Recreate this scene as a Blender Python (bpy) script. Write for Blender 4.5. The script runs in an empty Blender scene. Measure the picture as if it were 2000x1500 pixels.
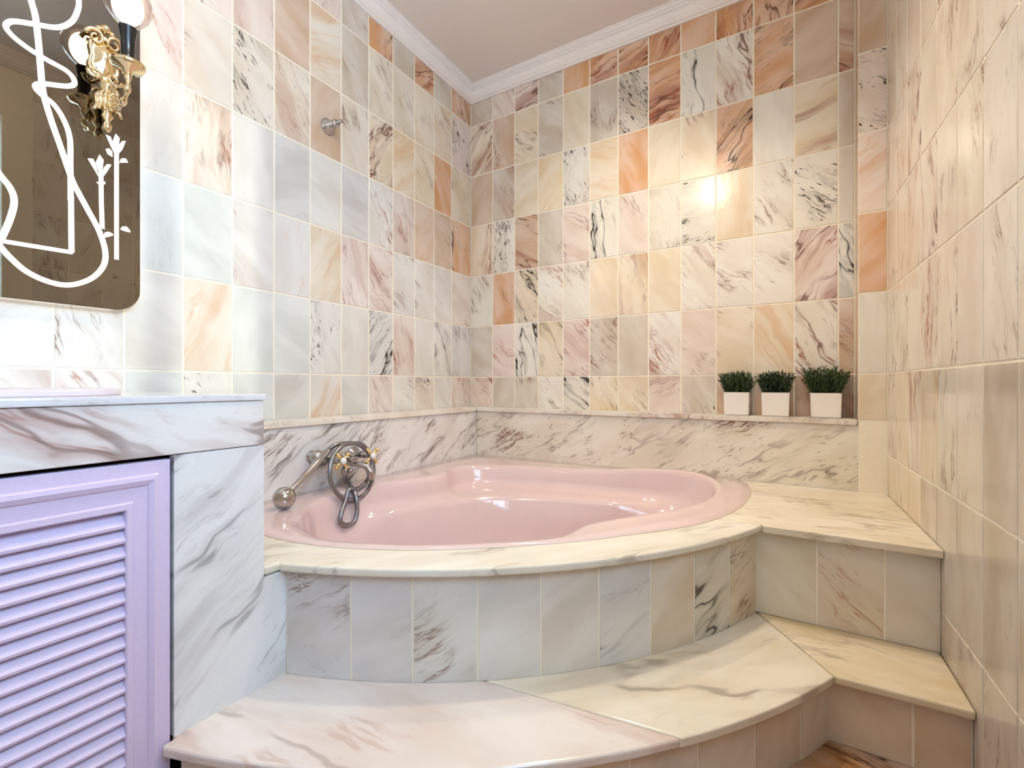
import bpy, bmesh, math, random
from mathutils import Vector, Matrix

random.seed(7)
scene = bpy.context.scene
C = scene.collection
R = math.radians

def lin(r, g, b):
    def f(c):
        c /= 255.0
        return c / 12.92 if c <= 0.04045 else ((c + 0.055) / 1.055) ** 2.4
    return (f(r), f(g), f(b))

# ------------------------------------------------------------------ camera, world, lights, exposure
EYE = 0.93
cam_d = bpy.data.cameras.new('camera')
cam_d.sensor_width = 36.0
cam_d.lens = 900.8 / 2000 * 36.0
cam_d.clip_start = 0.02
cam = bpy.data.objects.new('camera', cam_d)
cam.location = (1.63715, -2.24737, EYE)
cam.rotation_euler = (R(90), 0, 0.540535)
C.objects.link(cam)
scene.camera = cam

world = bpy.data.worlds.new('world')
scene.world = world
world.use_nodes = True
wn = world.node_tree.nodes
bg = wn['Background']
bg.inputs[0].default_value = (0.55, 0.72, 1.0, 1)
bg.inputs[1].default_value = 1.2

sun_d = bpy.data.lights.new('sun', 'SUN')
sun_d.energy = 0.30
sun_d.angle = R(1.6)
sun_d.color = (1.0, 0.98, 0.90)
sun = bpy.data.objects.new('sun', sun_d)
SUN_DIR = Vector((-1.97, 0.255, -0.43)).normalized()
sun.rotation_euler = SUN_DIR.to_track_quat('-Z', 'Y').to_euler()
sun.location = (4, -2.6, 3)
C.objects.link(sun)

WIN_Y0, WIN_Y1, WIN_Z0, WIN_Z1 = -2.75, -1.55, 1.30, 2.35
sky_d = bpy.data.lights.new('window_daylight', 'AREA')
sky_d.shape = 'RECTANGLE'
sky_d.size = WIN_Y1 - WIN_Y0
sky_d.size_y = WIN_Z1 - WIN_Z0
sky_d.energy = 12.0
sky_d.color = (0.38, 0.62, 1.0)
sky = bpy.data.objects.new('window_daylight', sky_d)
sky.location = (2.14, (WIN_Y0 + WIN_Y1) / 2, (WIN_Z0 + WIN_Z1) / 2)
sky.rotation_euler = Vector((-1, 0, 0)).to_track_quat('-Z', 'Z').to_euler()
C.objects.link(sky)

scene.view_settings.view_transform = 'Standard'
scene.view_settings.look = 'None'
scene.view_settings.gamma = 1
scene.view_settings.exposure = 1.78
scene.view_settings.use_curve_mapping = False

BULB_STRENGTH = 6.0
CEILING_STRENGTH = 15.0
FILL_SPOT_WATTS = 22.0
cy = scene.cycles
cy.max_bounces = 7; cy.diffuse_bounces = 3; cy.glossy_bounces = 4; cy.transmission_bounces = 2; cy.transparent_max_bounces = 6
cy.use_light_tree = False
cy.adaptive_threshold = 0.04
cy.caustics_reflective = False; cy.caustics_refractive = False

# ------------------------------------------------------------------ materials
def principled(name, col, rough=0.5, metal=0.0, spec=0.5, coat=0.0, bump=None):
    m = bpy.data.materials.new(name)
    m.use_nodes = True
    nt = m.node_tree
    b = nt.nodes['Principled BSDF']
    b.inputs['Base Color'].default_value = (*col, 1)
    b.inputs['Roughness'].default_value = rough
    b.inputs['Metallic'].default_value = metal
    b.inputs['Specular IOR Level'].default_value = spec
    b.inputs['Coat Weight'].default_value = coat
    b.inputs['Coat Roughness'].default_value = 0.06
    # faint procedural unevenness on every surface
    tc = nt.nodes.new('ShaderNodeTexCoord')
    n = nt.nodes.new('ShaderNodeTexNoise')
    n.inputs['Scale'].default_value = bump[0] if bump else 9.0
    n.inputs['Detail'].default_value = 4
    nt.links.new(tc.outputs['Object'], n.inputs['Vector'])
    mp = nt.nodes.new('ShaderNodeMapRange')
    mp.inputs['To Min'].default_value = 0.94
    mp.inputs['To Max'].default_value = 1.04
    nt.links.new(n.outputs['Fac'], mp.inputs['Value'])
    mx = nt.nodes.new('ShaderNodeMix'); mx.data_type = 'RGBA'; mx.blend_type = 'MULTIPLY'
    mx.inputs['Factor'].default_value = 1.0
    mx.inputs['A'].default_value = (*col, 1)
    nt.links.new(mp.outputs['Result'], mx.inputs['B'])
    nt.links.new(mx.outputs['Result'], b.inputs['Base Color'])
    if bump:
        bp = nt.nodes.new('ShaderNodeBump')
        bp.inputs['Strength'].default_value = bump[1]
        bp.inputs['Distance'].default_value = 0.002
        nt.links.new(n.outputs['Fac'], bp.inputs['Height'])
        nt.links.new(bp.outputs['Normal'], b.inputs['Normal'])
    return m

def emission(name, col, strength):
    m = bpy.data.materials.new(name)
    m.use_nodes = True
    nt = m.node_tree
    nt.nodes.clear()
    e = nt.nodes.new('ShaderNodeEmission')
    e.inputs[0].default_value = (*col, 1)
    e.inputs[1].default_value = strength
    o = nt.nodes.new('ShaderNodeOutputMaterial')
    nt.links.new(e.outputs[0], o.inputs[0])
    return m

def thin_glass(name, tint=(1, 1, 1), gloss=0.12):
    m = bpy.data.materials.new(name)
    m.use_nodes = True
    nt = m.node_tree
    nt.nodes.clear()
    t = nt.nodes.new('ShaderNodeBsdfTransparent'); t.inputs[0].default_value = (*tint, 1)
    g = nt.nodes.new('ShaderNodeBsdfGlossy'); g.inputs['Roughness'].default_value = 0.03
    lw = nt.nodes.new('ShaderNodeLayerWeight'); lw.inputs['Blend'].default_value = 0.35
    mp = nt.nodes.new('ShaderNodeMapRange')
    mp.inputs['To Min'].default_value = gloss * 0.3; mp.inputs['To Max'].default_value = min(1, gloss * 4)
    nt.links.new(lw.outputs['Facing'], mp.inputs['Value'])
    mx = nt.nodes.new('ShaderNodeMixShader')
    nt.links.new(mp.outputs['Result'], mx.inputs[0])
    nt.links.new(t.outputs[0], mx.inputs[1]); nt.links.new(g.outputs[0], mx.inputs[2])
    o = nt.nodes.new('ShaderNodeOutputMaterial')
    nt.links.new(mx.outputs[0], o.inputs[0])
    return m

def make_marble():
    """Polished veined marble. Every stone piece carries its own look in custom properties:
    color = ground colour, vein = (angle, scale, amount), extra = (stain, speckle, bold vein), veincol = vein colour."""
    m = bpy.data.materials.new('polished_marble')
    m.use_nodes = True
    nt = m.node_tree
    N, L = nt.nodes, nt.links
    bs = N['Principled BSDF']
    def node(t, **kw):
        n = N.new(t)
        for k, v in kw.items(): setattr(n, k, v)
        return n
    def math_(op, a, b=None, c=None, clamp=False):
        n = node('ShaderNodeMath', operation=op, use_clamp=clamp)
        for i, v in enumerate((a, b, c)):
            if v is None: continue
            if isinstance(v, (int, float)): n.inputs[i].default_value = v
            else: L.new(v, n.inputs[i])
        return n.outputs[0]
    def vmath(op, a, b=None, scale=None):
        n = node('ShaderNodeVectorMath', operation=op)
        for i, v in enumerate((a, b)):
            if v is None: continue
            if isinstance(v, tuple): n.inputs[i].default_value = v
            else: L.new(v, n.inputs[i])
        if scale is not None:
            if isinstance(scale, (int, float)): n.inputs['Scale'].default_value = scale
            else: L.new(scale, n.inputs['Scale'])
        return n.outputs[0]
    def noise(vec, scale, detail=4, rough=0.55, dist=0.0):
        n = node('ShaderNodeTexNoise')
        L.new(vec, n.inputs['Vector'])
        if isinstance(scale, (int, float)): n.inputs['Scale'].default_value = scale
        else: L.new(scale, n.inputs['Scale'])
        n.inputs['Detail'].default_value = detail
        n.inputs['Roughness'].default_value = rough
        n.inputs['Distortion'].default_value = dist
        return n
    def rng(v, a, b, c=0.0, d=1.0):
        n = node('ShaderNodeMapRange', interpolation_type='SMOOTHSTEP')
        n.inputs['From Min'].default_value = a; n.inputs['From Max'].default_value = b
        n.inputs['To Min'].default_value = c; n.inputs['To Max'].default_value = d
        L.new(v, n.inputs['Value'])
        return n.outputs['Result']
    def mix(f, a, b, blend='MIX'):
        n = node('ShaderNodeMix', data_type='RGBA', blend_type=blend)
        if isinstance(f, (int, float)): n.inputs['Factor'].default_value = f
        else: L.new(f, n.inputs['Factor'])
        for k, v in (('A', a), ('B', b)):
            if isinstance(v, tuple): n.inputs[k].default_value = (*v, 1)
            else: L.new(v, n.inputs[k])
        return n.outputs['Result']
    def attr(nm):
        return node('ShaderNodeAttribute', attribute_type='OBJECT', attribute_name=nm)
    tc = node('ShaderNodeTexCoord')
    oi = node('ShaderNodeObjectInfo')
    cmb = node('ShaderNodeCombineXYZ')
    L.new(math_('MULTIPLY', oi.outputs['Random'], 61.0), cmb.inputs[0])
    L.new(math_('MULTIPLY', oi.outputs['Random'], 37.0), cmb.inputs[1])
    L.new(math_('MULTIPLY', oi.outputs['Random'], 23.0), cmb.inputs[2])
    av = attr('vein'); sv = node('ShaderNodeSeparateXYZ'); L.new(av.outputs['Vector'], sv.inputs[0])
    ae = attr('extra'); se = node('ShaderNodeSeparateXYZ'); L.new(ae.outputs['Vector'], se.inputs[0])
    ac = attr('veincol')
    ang, vsc, vam = sv.outputs
    stain, speck, bold = se.outputs
    rot = node('ShaderNodeVectorRotate', rotation_type='Z_AXIS')
    L.new(tc.outputs['Object'], rot.inputs['Vector'])
    L.new(math_('MULTIPLY', ang, -1.0), rot.inputs['Angle'])
    p0 = vmath('ADD', rot.outputs[0], cmb.outputs[0])
    warp = noise(p0, 6.0, 2, 0.6)
    wv = vmath('SCALE', vmath('SUBTRACT', warp.outputs['Color'], (0.5, 0.5, 0.5)), scale=0.07)
    p1 = vmath('ADD', p0, wv)
    st = vmath('MULTIPLY', p1, (0.34, 2.6, 1.0))
    # low frequency clouding
    cloud = noise(vmath('MULTIPLY', p1, (0.7, 1.8, 1.0)), 5.0, 2, 0.55)
    base = oi.outputs['Color']
    cl = rng(cloud.outputs['Fac'], 0.3, 0.72)
    lighter = mix(0.32, base, (1.0, 0.98, 0.94))
    darker = mix(0.22, base, ac.outputs['Color'])
    darker = mix(0.75, darker, base)
    col = mix(cl, lighter, darker)
    # stain: warm rust clouds
    sn = noise(st, 4.5, 3, 0.6)
    sm = math_('MULTIPLY', rng(sn.outputs['Fac'], 0.50, 0.68), stain, clamp=True)
    col = mix(sm, col, ac.outputs['Color'])
    # fine veins
    fn = noise(st, vsc, 5, 0.62)
    fd = math_('ABSOLUTE', math_('SUBTRACT', fn.outputs['Fac'], 0.5))
    fv = rng(fd, 0.0, 0.018, 1.0, 0.0)
    halo = rng(fd, 0.0, 0.08, 0.24, 0.0)
    mk = noise(p1, 6.5, 1, 0.5)
    mkv = rng(mk.outputs['Fac'], 0.48, 0.66)
    fvm = math_('MULTIPLY', math_('MULTIPLY', math_('ADD', fv, halo, clamp=True), mkv), vam, clamp=True)
    col = mix(fvm, col, ac.outputs['Color'])
    # speckles
    sp = noise(vmath('MULTIPLY', p1, (0.8, 2.6, 1.0)), 34.0, 2, 0.6)
    spm = math_('MULTIPLY', math_('MULTIPLY', rng(sp.outputs['Fac'], 0.60, 0.66), rng(mk.outputs['Fac'], 0.40, 0.55)), speck, clamp=True)
    col = mix(spm, col, mix(0.55, ac.outputs['Color'], (0.05, 0.035, 0.03)))
    # bold dark vein
    bn = noise(vmath('MULTIPLY', p1, (0.35, 1.7, 1.0)), math_('MULTIPLY', vsc, 0.68), 4, 0.6)
    bd = math_('ABSOLUTE', math_('SUBTRACT', bn.outputs['Fac'], 0.5))
    bm = rng(bd, 0.003, 0.014, 1.0, 0.0)
    bh = rng(bd, 0.0, 0.045, 0.32, 0.0)
    brk = rng(mk.outputs['Fac'], 0.38, 0.52)
    bmm = math_('MULTIPLY', math_('MULTIPLY', bm, brk), bold, clamp=True)
    col = mix(math_('MULTIPLY', bh, bold, clamp=True), col, ac.outputs['Color'])
    col = mix(bmm, col, mix(0.7, ac.outputs['Color'], (0.025, 0.018, 0.014)))
    L.new(col, bs.inputs['Base Color'])
    bs.inputs['Roughness'].default_value = 0.15
    bs.inputs['Specular IOR Level'].default_value = 0.55
    return m

MARBLE = make_marble()
GROUT = principled('cream_grout', lin(248, 238, 218), 0.8, bump=(60, 0.3))
DARK_GROUT = principled('dark_joint', lin(105, 85, 65), 0.9)
PINK = principled('pink_bath_enamel', lin(226, 200, 197), 0.09, coat=0.5)
DOORPAINT = principled('pink_door_paint', lin(224, 206, 232), 0.38, bump=(120, 0.15))
CEIL = principled('ceiling_paint', lin(240, 228, 219), 0.9, bump=(140, 0.35))
CROWN = principled('white_plaster', lin(244, 236, 230), 0.6)
CHROME = principled("chrome", (0.50, 0.49, 0.48), 0.10, 1.0)
STEEL = principled('hose_steel', (0.28, 0.29, 0.32), 0.28, 1.0)
GOLD = principled('gold_plate', (0.95, 0.70, 0.32), 0.14, 1.0)
OLDGOLD = principled('antique_gold', (0.84, 0.68, 0.42), 0.13, 1.0)
PORCELAIN = principled('porcelain', lin(246, 243, 240), 0.12, coat=0.4)
SINKMAT = principled('pale_pink_porcelain', lin(228, 214, 216), 0.12, coat=0.4)
BLACK = principled('black_sleeve', (0.012, 0.011, 0.010), 0.25)
POT = principled('white_pot', lin(244, 238, 230), 0.45)
SOIL = principled('dark_soil', (0.02, 0.016, 0.01), 0.95)
LEAF = principled('dark_green_leaf', (0.014, 0.040, 0.010), 0.5)
LEAF2 = principled('green_leaf', (0.026, 0.060, 0.012), 0.5)
MIRROR = principled('bronze_mirror', (0.23, 0.205, 0.17), 0.012, 1.0)
FROST = emission('lit_frosted_glass', (1.0, 0.97, 0.93), 0.42)
EDGE = emission('lit_mirror_edge', (1.0, 0.95, 0.86), 0.36)
FROST.cycles.emission_sampling = 'NONE'; EDGE.cycles.emission_sampling = 'NONE'
BULBGLOW = emission('bulb_core', (1.0, 0.76, 0.50), BULB_STRENGTH)
BULBGLASS = thin_glass('bulb_glass', (1.0, 0.93, 0.90), 0.2)
LAMPGLOW = emission('ceiling_lamp_glow', (1.0, 0.84, 0.63), CEILING_STRENGTH)
PANE = thin_glass('window_glass', (0.97, 1.0, 0.98), 0.05)
WINPAINT = principled('window_paint', lin(240, 238, 232), 0.4)
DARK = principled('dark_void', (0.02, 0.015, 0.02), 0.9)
LEAFBACK = principled('garden_foliage', (0.05, 0.12, 0.03), 0.8, bump=(12, 0.5))

# ------------------------------------------------------------------ helpers
def link(name, me, mat, parent=None, loc=(0, 0, 0), rot=(0, 0, 0), smooth=False):
    o = bpy.data.objects.new(name, me)
    C.objects.link(o)
    if mat is not None and not me.materials:
        me.materials.append(mat)
    o.location = loc
    o.rotation_euler = rot
    if parent is not None:
        o.parent = parent
    if smooth:
        for p in me.polygons: p.use_smooth = True
    return o

def mesh_of(bm, name='mesh'):
    bmesh.ops.recalc_face_normals(bm, faces=bm.faces)
    me = bpy.data.meshes.new(name)
    bm.to_mesh(me); bm.free()
    return me

def tag(o, label, cat, group=None, kind=None):
    o['label'] = label
    o['category'] = cat
    if group: o['group'] = group
    if kind: o['kind'] = kind
    return o

def empty(name, loc=(0, 0, 0), rot=(0, 0, 0)):
    o = bpy.data.objects.new(name, None)
    o.empty_display_size = 0.05
    o.location = loc; o.rotation_euler = rot
    C.objects.link(o)
    return o

def box_bm(x0, x1, y0, y1, z0, z1, bm=None):
    bm = bm or bmesh.new()
    v = [bm.verts.new((x, y, z)) for x in (x0, x1) for y in (y0, y1) for z in (z0, z1)]
    for f in ((0, 1, 3, 2), (4, 6, 7, 5), (0, 4, 5, 1), (2, 3, 7, 6), (0, 2, 6, 4), (1, 5, 7, 3)):
        bm.faces.new([v[i] for i in f])
    return bm

def bevel_all(bm, w, seg=2):
    bmesh.ops.bevel(bm, geom=list(bm.edges), offset=w, segments=seg, profile=0.7, affect='EDGES')
    return bm

def prism_bm(poly, z0, z1, bm=None):
    """extrude a plan polygon between two heights"""
    bm = bm or bmesh.new()
    a = [bm.verts.new((x, y, z0)) for x, y in poly]
    b = [bm.verts.new((x, y, z1)) for x, y in poly]
    n = len(poly)
    bm.faces.new(b)
    bm.faces.new(a[::-1])
    for i in range(n):
        j = (i + 1) % n
        bm.faces.new((a[i], a[j], b[j], b[i]))
    return bm

def lathe_bm(prof, seg=24, axis='Z', bm=None, at=(0, 0, 0)):
    """prof: list of (radius, height)"""
    bm = bm or bmesh.new()
    rings = []
    def P(r, h, t):
        c, s = r * math.cos(t), r * math.sin(t)
        v = {'Z': (c, s, h), 'X': (h, c, s), 'Y': (s, h, c)}[axis]
        return (v[0] + at[0], v[1] + at[1], v[2] + at[2])
    for r, h in prof:
        if r < 1e-6:
            rings.append([bm.verts.new(P(0, h, 0))])
        else:
            rings.append([bm.verts.new(P(r, h, 2 * math.pi * k / seg)) for k in range(seg)])
    for a, b in zip(rings, rings[1:]):
        for k in range(seg):
            l = (k + 1) % seg
            if len(a) == 1 and len(b) == 1: continue
            if len(a) == 1: bm.faces.new((a[0], b[k], b[l]))
            elif len(b) == 1: bm.faces.new((a[k], a[l], b[0]))
            else: bm.faces.new((a[k], a[l], b[l], b[k]))
    if len(rings[0]) > 1: bm.faces.new(rings[0][::-1])
    if len(rings[-1]) > 1: bm.faces.new(rings[-1])
    return bm

def catmull(pts, n=8, closed=False):
    pts = [Vector(p) for p in pts]
    out = []
    m = len(pts)
    for i in range(m if closed else m - 1):
        if closed:
            p0, p1, p2, p3 = (pts[(i + k - 1) % m] for k in range(4))
        else:
            p0 = pts[max(i - 1, 0)]; p1 = pts[i]; p2 = pts[i + 1]; p3 = pts[min(i + 2, m - 1)]
        for k in range(n):
            t = k / n
            out.append(0.5 * ((2 * p1) + (p2 - p0) * t + (2 * p0 - 5 * p1 + 4 * p2 - p3) * t * t + (3 * p1 - p0 - 3 * p2 + p3) * t ** 3))
    if not closed: out.append(pts[-1].copy())
    return out

def tube_bm(path, rad, seg=10, bm=None, cap=True, ridge=0.0):
    """rad: float or list of floats along the path"""
    bm = bm or bmesh.new()
    path = [Vector(p) for p in path]
    n = len(path)
    rings = []
    prev = None
    for i, p in enumerate(path):
        d = (path[min(i + 1, n - 1)] - path[max(i - 1, 0)]).normalized()
        if prev is None:
            u = d.orthogonal().normalized()
        else:
            u = (prev - d * prev.dot(d)).normalized()
        prev = u
        w = d.cross(u)
        r = rad[i] if isinstance(rad, (list, tuple)) else rad
        if ridge and i % 2: r -= ridge
        rings.append([bm.verts.new(p + (u * math.cos(2 * math.pi * k / seg) + w * math.sin(2 * math.pi * k / seg)) * r) for k in range(seg)])
    for a, b in zip(rings, rings[1:]):
        for k in range(seg):
            l = (k + 1) % seg
            bm.faces.new((a[k], a[l], b[l], b[k]))
    if cap:
        bm.faces.new(rings[0][::-1]); bm.faces.new(rings[-1])
    return bm

def ball_bm(c, r, bm=None, seg=14, squash=(1, 1, 1)):
    bm = bm or bmesh.new()
    mtx = Matrix.Translation(c) @ Matrix.Diagonal((*squash, 1))
    bmesh.ops.create_uvsphere(bm, u_segments=seg, v_segments=max(6, seg // 2 + 2), radius=r, matrix=mtx)
    return bm

# ---- stone looks -------------------------------------------------
BASES = {'w': (232, 224, 208), 'c': (230, 211, 178), 'g': (206, 191, 170), 't': (206, 174, 142),
         'p': (230, 210, 194), 'o': (218, 164, 116), 'v': (221, 216, 206), 'y': (226, 212, 188), 'h': (208, 204, 196), 'z': (222, 207, 194), 'q': (232, 220, 202), 'u': (222, 204, 182), 'b': (160, 115, 75), 'G': (214, 216, 210)}
RUST, RED, GREY, BLK, OCHRE, ROSE = (150, 66, 34), (164, 82, 56), (138, 102, 80), (58, 42, 32), (214, 152, 84), (184, 122, 98)
#            angle range, scale, amount, stain, speckle, bold, colour
STYLES = {'.': ((20, 160), 5, 0.10, 0.05, 0.0, 0.0, GREY),
          'f': ((100, 150), 6, 0.75, 0.08, 0.15, 0.0, GREY),
          'r': ((100, 150), 6, 0.80, 0.10, 0.15, 0.0, ROSE),
          'R': ((10, 150), 5, 0.85, 0.55, 0.25, 0.75, RUST),
          'x': ((95, 140), 5, 0.9, 0.30, 0.30, 0.30, RED),
          'k': ((95, 150), 5, 0.50, 0.05, 0.40, 1.0, BLK),
          'd': ((95, 150), 8, 0.70, 0.00, 1.0, 0.20, BLK),
          's': ((20, 130), 5, 0.40, 0.45, 0.0, 0.0, OCHRE)}

def stone(o, base='w', style='.', ang=None, jitter=0.03, over=None, scale=None):
    b = BASES[base] if isinstance(base, str) else base
    s = STYLES[style]
    j = [random.uniform(-jitter, jitter) for _ in range(2)]
    c = [max(0, min(1, v * (1 + j[0]))) for v in lin(*b)]
    c[2] *= 1 + j[1]
    o.color = (*c, 1)
    a = random.uniform(*s[0]) if ang is None else ang
    vals = list(s[2:6])
    if over: vals = list(over)
    o['vein'] = [R(a), float(scale or s[1]), float(vals[0])]
    o['extra'] = [float(vals[1]), float(vals[2]), float(vals[3])]
    o['veincol'] = list(lin(*s[6]))
    return o

JOINT = 0.0062
_tile_cache = {}
def tile_mesh(w, h):
    """a stone tile, face at local z = 0, bevelled arris, joint left free all round"""
    key = (round(w, 4), round(h, 4))
    if key in _tile_cache: return _tile_cache[key]
    a, b, c = w / 2 - JOINT / 2, h / 2 - JOINT / 2, 0.0009
    bm = bmesh.new()
    r0 = [bm.verts.new((sx * a, sy * b, -0.007)) for sx, sy in ((-1, -1), (1, -1), (1, 1), (-1, 1))]
    r1 = [bm.verts.new((sx * a, sy * b, -c)) for sx, sy in ((-1, -1), (1, -1), (1, 1), (-1, 1))]
    r2 = [bm.verts.new((sx * (a - c), sy * (b - c), 0)) for sx, sy in ((-1, -1), (1, -1), (1, 1), (-1, 1))]
    for A, B in ((r0, r1), (r1, r2)):
        for k in range(4):
            l = (k + 1) % 4
            bm.faces.new((A[k], A[l], B[l], B[k]))
    bm.faces.new(r2)
    me = mesh_of(bm, 'tile_mesh')
    me.materials.append(MARBLE)
    _tile_cache[key] = me
    return me

def slab_mesh(w, h, t, bev=0.0012):
    bm = box_bm(-w / 2, w / 2, -h / 2, h / 2, -t, 0)
    bevel_all(bm, bev, 1)
    me = mesh_of(bm, 'slab_mesh')
    me.materials.append(MARBLE)
    return me

ROT_BACK = (R(90), 0, 0)
ROT_LEFT = (R(90), 0, R(90))
SKEW = math.atan2(0.025, 1.16)               # the right wall is a little out of square
ROT_RIGHT = (R(90), 0, R(-90) + SKEW)
RW = Vector((1.947, -0.09))                  # where the right wall meets the pier
RWD = Vector((0.025, -1.16)).normalized()    # its direction towards the room
def rw_x(y): return RW.x + (RW.y - y) / 1.16 * 0.025

# ------------------------------------------------------------------ the setting
Z0 = 0.97                                    # height of a tile course joint
LEDGE = 0.798
DECK, STEP = 0.525, 0.263
FLOOR = 0.095
CROWN_Z, CEIL_Z = 2.604, 2.685
REAR_Y = -3.35

def structure(name, bm, mat, label, cat):
    o = link(name, mesh_of(bm, name), mat)
    return tag(o, label, cat, kind='structure')

floor = structure('floor', prism_bm([(-0.05, 0.05), (2.1, 0.05), (2.1, REAR_Y), (-0.05, REAR_Y)], -0.08, FLOOR), MARBLE,
                  'brown and gold veined marble floor at the foot of the steps', 'floor')
stone(floor, (178, 120, 62), 'R', ang=160, over=(0.9, 0.7, 0.5, 0.9))
floor['veincol'] = list(lin(70, 32, 14))
ceiling = structure('ceiling', prism_bm([(-0.05, 0.05), (2.15, 0.05), (2.15, REAR_Y), (-0.05, REAR_Y)], CEIL_Z, CEIL_Z + 0.08), CEIL,
                    'plain pinkish white plastered ceiling', 'ceiling')
G = 0.0016
wall_back = structure('wall_back', box_bm(-0.12, 2.08, G, 0.12, 0, CEIL_Z), GROUT,
                      'back wall of warm veined marble tiles above the tub and plants', 'wall')
wall_left = structure('wall_left', box_bm(-0.12, -G, REAR_Y, 0.0, 0, CEIL_Z), GROUT,
                      'left wall of pale marble tiles behind the mirror and tub tap', 'wall')
wall_front = structure('wall_front', box_bm(-0.12, 2.15, REAR_Y - 0.12, REAR_Y, 0, CEIL_Z),
                       principled('rear_wall_paint', lin(238, 230, 216), 0.6, bump=(80, 0.2)),
                       'plain cream wall behind the viewer', 'wall')

# right wall with a window opening near the viewer
bm = bmesh.new()
def rpoly(y0, y1):
    return [(rw_x(y0) + G, y0), (rw_x(y0) + 0.15, y0), (rw_x(y1) + 0.15, y1), (rw_x(y1) + G, y1)]
prism_bm(rpoly(WIN_Y1, 0.0), 0, CEIL_Z, bm)
prism_bm(rpoly(REAR_Y, WIN_Y0), 0, CEIL_Z, bm)
prism_bm(rpoly(WIN_Y0, WIN_Y1), 0, WIN_Z0, bm)
prism_bm(rpoly(WIN_Y0, WIN_Y1), WIN_Z1, CEIL_Z, bm)
wall_right = structure('wall_right', bm, GROUT, 'right wall of pale polished marble tiles with window beside the viewer', 'wall')

def add_tile(parent, rot, centre, w, h, base, style, ang=None, name='tile'):
    o = link(name, tile_mesh(w, h), MARBLE, parent, centre, rot)
    stone(o, base, style, ang)
    return o

# courses, top to bottom: (z0, z1)
COURSES = [(2.47, CROWN_Z + 0.01), (2.17, 2.47), (1.87, 2.17), (1.57, 1.87), (1.27, 1.57), (0.97, 1.27), (LEDGE - 0.004, 0.97)]
BACK = [
    'gr px pR gf os oR oR oR os oR oR oR tR',
    'cR tf cf gf c. gf gd oR wk wR ok t. tR',
    't. gx c. cs wd cs os c. cf ok w. cR g.',
    'cR wd tR gf px wk pf wf wd cs wf wd g.',
    'wf of ck wx wf c. cx c. wx wf wf pR wk',
    'gf pr wk ck px gf g. wx pf cf cs wR tf',
    'px g. gf wf wk cf cf pR gd tf ts bf bf']
bx = [0.0, 0.156] + [0.156 + 0.15 * k for k in range(1, 12)] + [1.86]
ANG_BACK = {(1, 7): 12, (2, 9): 50, (1, 10): 25, (0, 5): 20, (0, 6): 22, (1, 9): 110, (1, 8): 100, (3, 8): 5, (2, 5): 165,
            (4, 2): 120, (5, 3): 120, (4, 8): 130, (5, 11): 120, (2, 11): 15, (3, 4): 150, (3, 2): 150, (4, 3): 140}
for r, (za, zb) in enumerate(COURSES):
    row = BACK[r].split()
    for c in range(13):
        add_tile(wall_back, ROT_BACK, ((bx[c] + bx[c + 1]) / 2, 0, (za + zb) / 2), bx[c + 1] - bx[c], zb - za,
                 row[c][0], row[c][1], ANG_BACK.get((r, c)))
LEFT = [
    'oR gf oR g. oR gf pR tR tx p. pf tf px gf tf w.',
    'pd cf cf wf wf gf ws t. px pf p. pf w. p. wf w.',
    'cf os cf cs cR wf t. wx wd wf pr p. w. wf g. w.',
    'ok tf ts px wx g. w. g. w. cx w. wf g. w. p. w.',
    'px wf wk wx pr w. w. g. wf G. wr w. pf w. w. g.',
    'pr wf wf wf px px cs ws wr G. G. wf w. wf g. w.',
    'gf wk w. px gk w. wd G. G. cs w. wf w. wf w. w.',
    'px wr pd wf pf g. ws g. G. wd G. wx wx w. w. w.']
lrows = LEFT[:3] + [LEFT[3]] + [LEFT[5]] + [LEFT[6]] + [LEFT[7]]
ly = [0.0, -0.184] + [-0.184 - 0.15 * k for k in range(1, 16)]
ANG_LEFT = {(5, 1): 110, (5, 4): 50, (3, 0): 100, (2, 7): 120, (3, 3): 115}
for r, (za, zb) in enumerate(COURSES):
    row = lrows[r].split()
    for c in range(16):
        add_tile(wall_left, ROT_LEFT, (0, (ly[c] + ly[c + 1]) / 2, (za + zb) / 2), ly[c] - ly[c + 1], zb - za,
                 ({'w': 'v', 'p': 'z', 'c': 'y', 'g': 'h'} if r > 2 else {'w': 'y', 'p': 'p', 'G': 'g'}).get(row[c][0], row[c][0]), row[c][1], ANG_LEFT.get((r, c)))

# pier at the right end of the back wall
pier = link('pier', mesh_of(box_bm(1.86 + G, 1.96, -0.09 + G, 0.05, DECK - 0.02, CEIL_Z)), GROUT, wall_back)
PIER = [('p', '.'), ('t', '.'), ('p', 'd'), ('p', 's'), ('o', 's'), ('w', '.'), ('c', '.')]
for (za, zb), (b, s) in zip(COURSES, PIER):
    add_tile(wall_back, ROT_BACK, (1.904, -0.09, (za + zb) / 2), 0.088, zb - za, b, s)
    add_tile(wall_back, ROT_RIGHT[:2] + (R(-90),), (1.86, -0.045, (za + zb) / 2), 0.088, zb - za, 't', '.')

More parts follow.
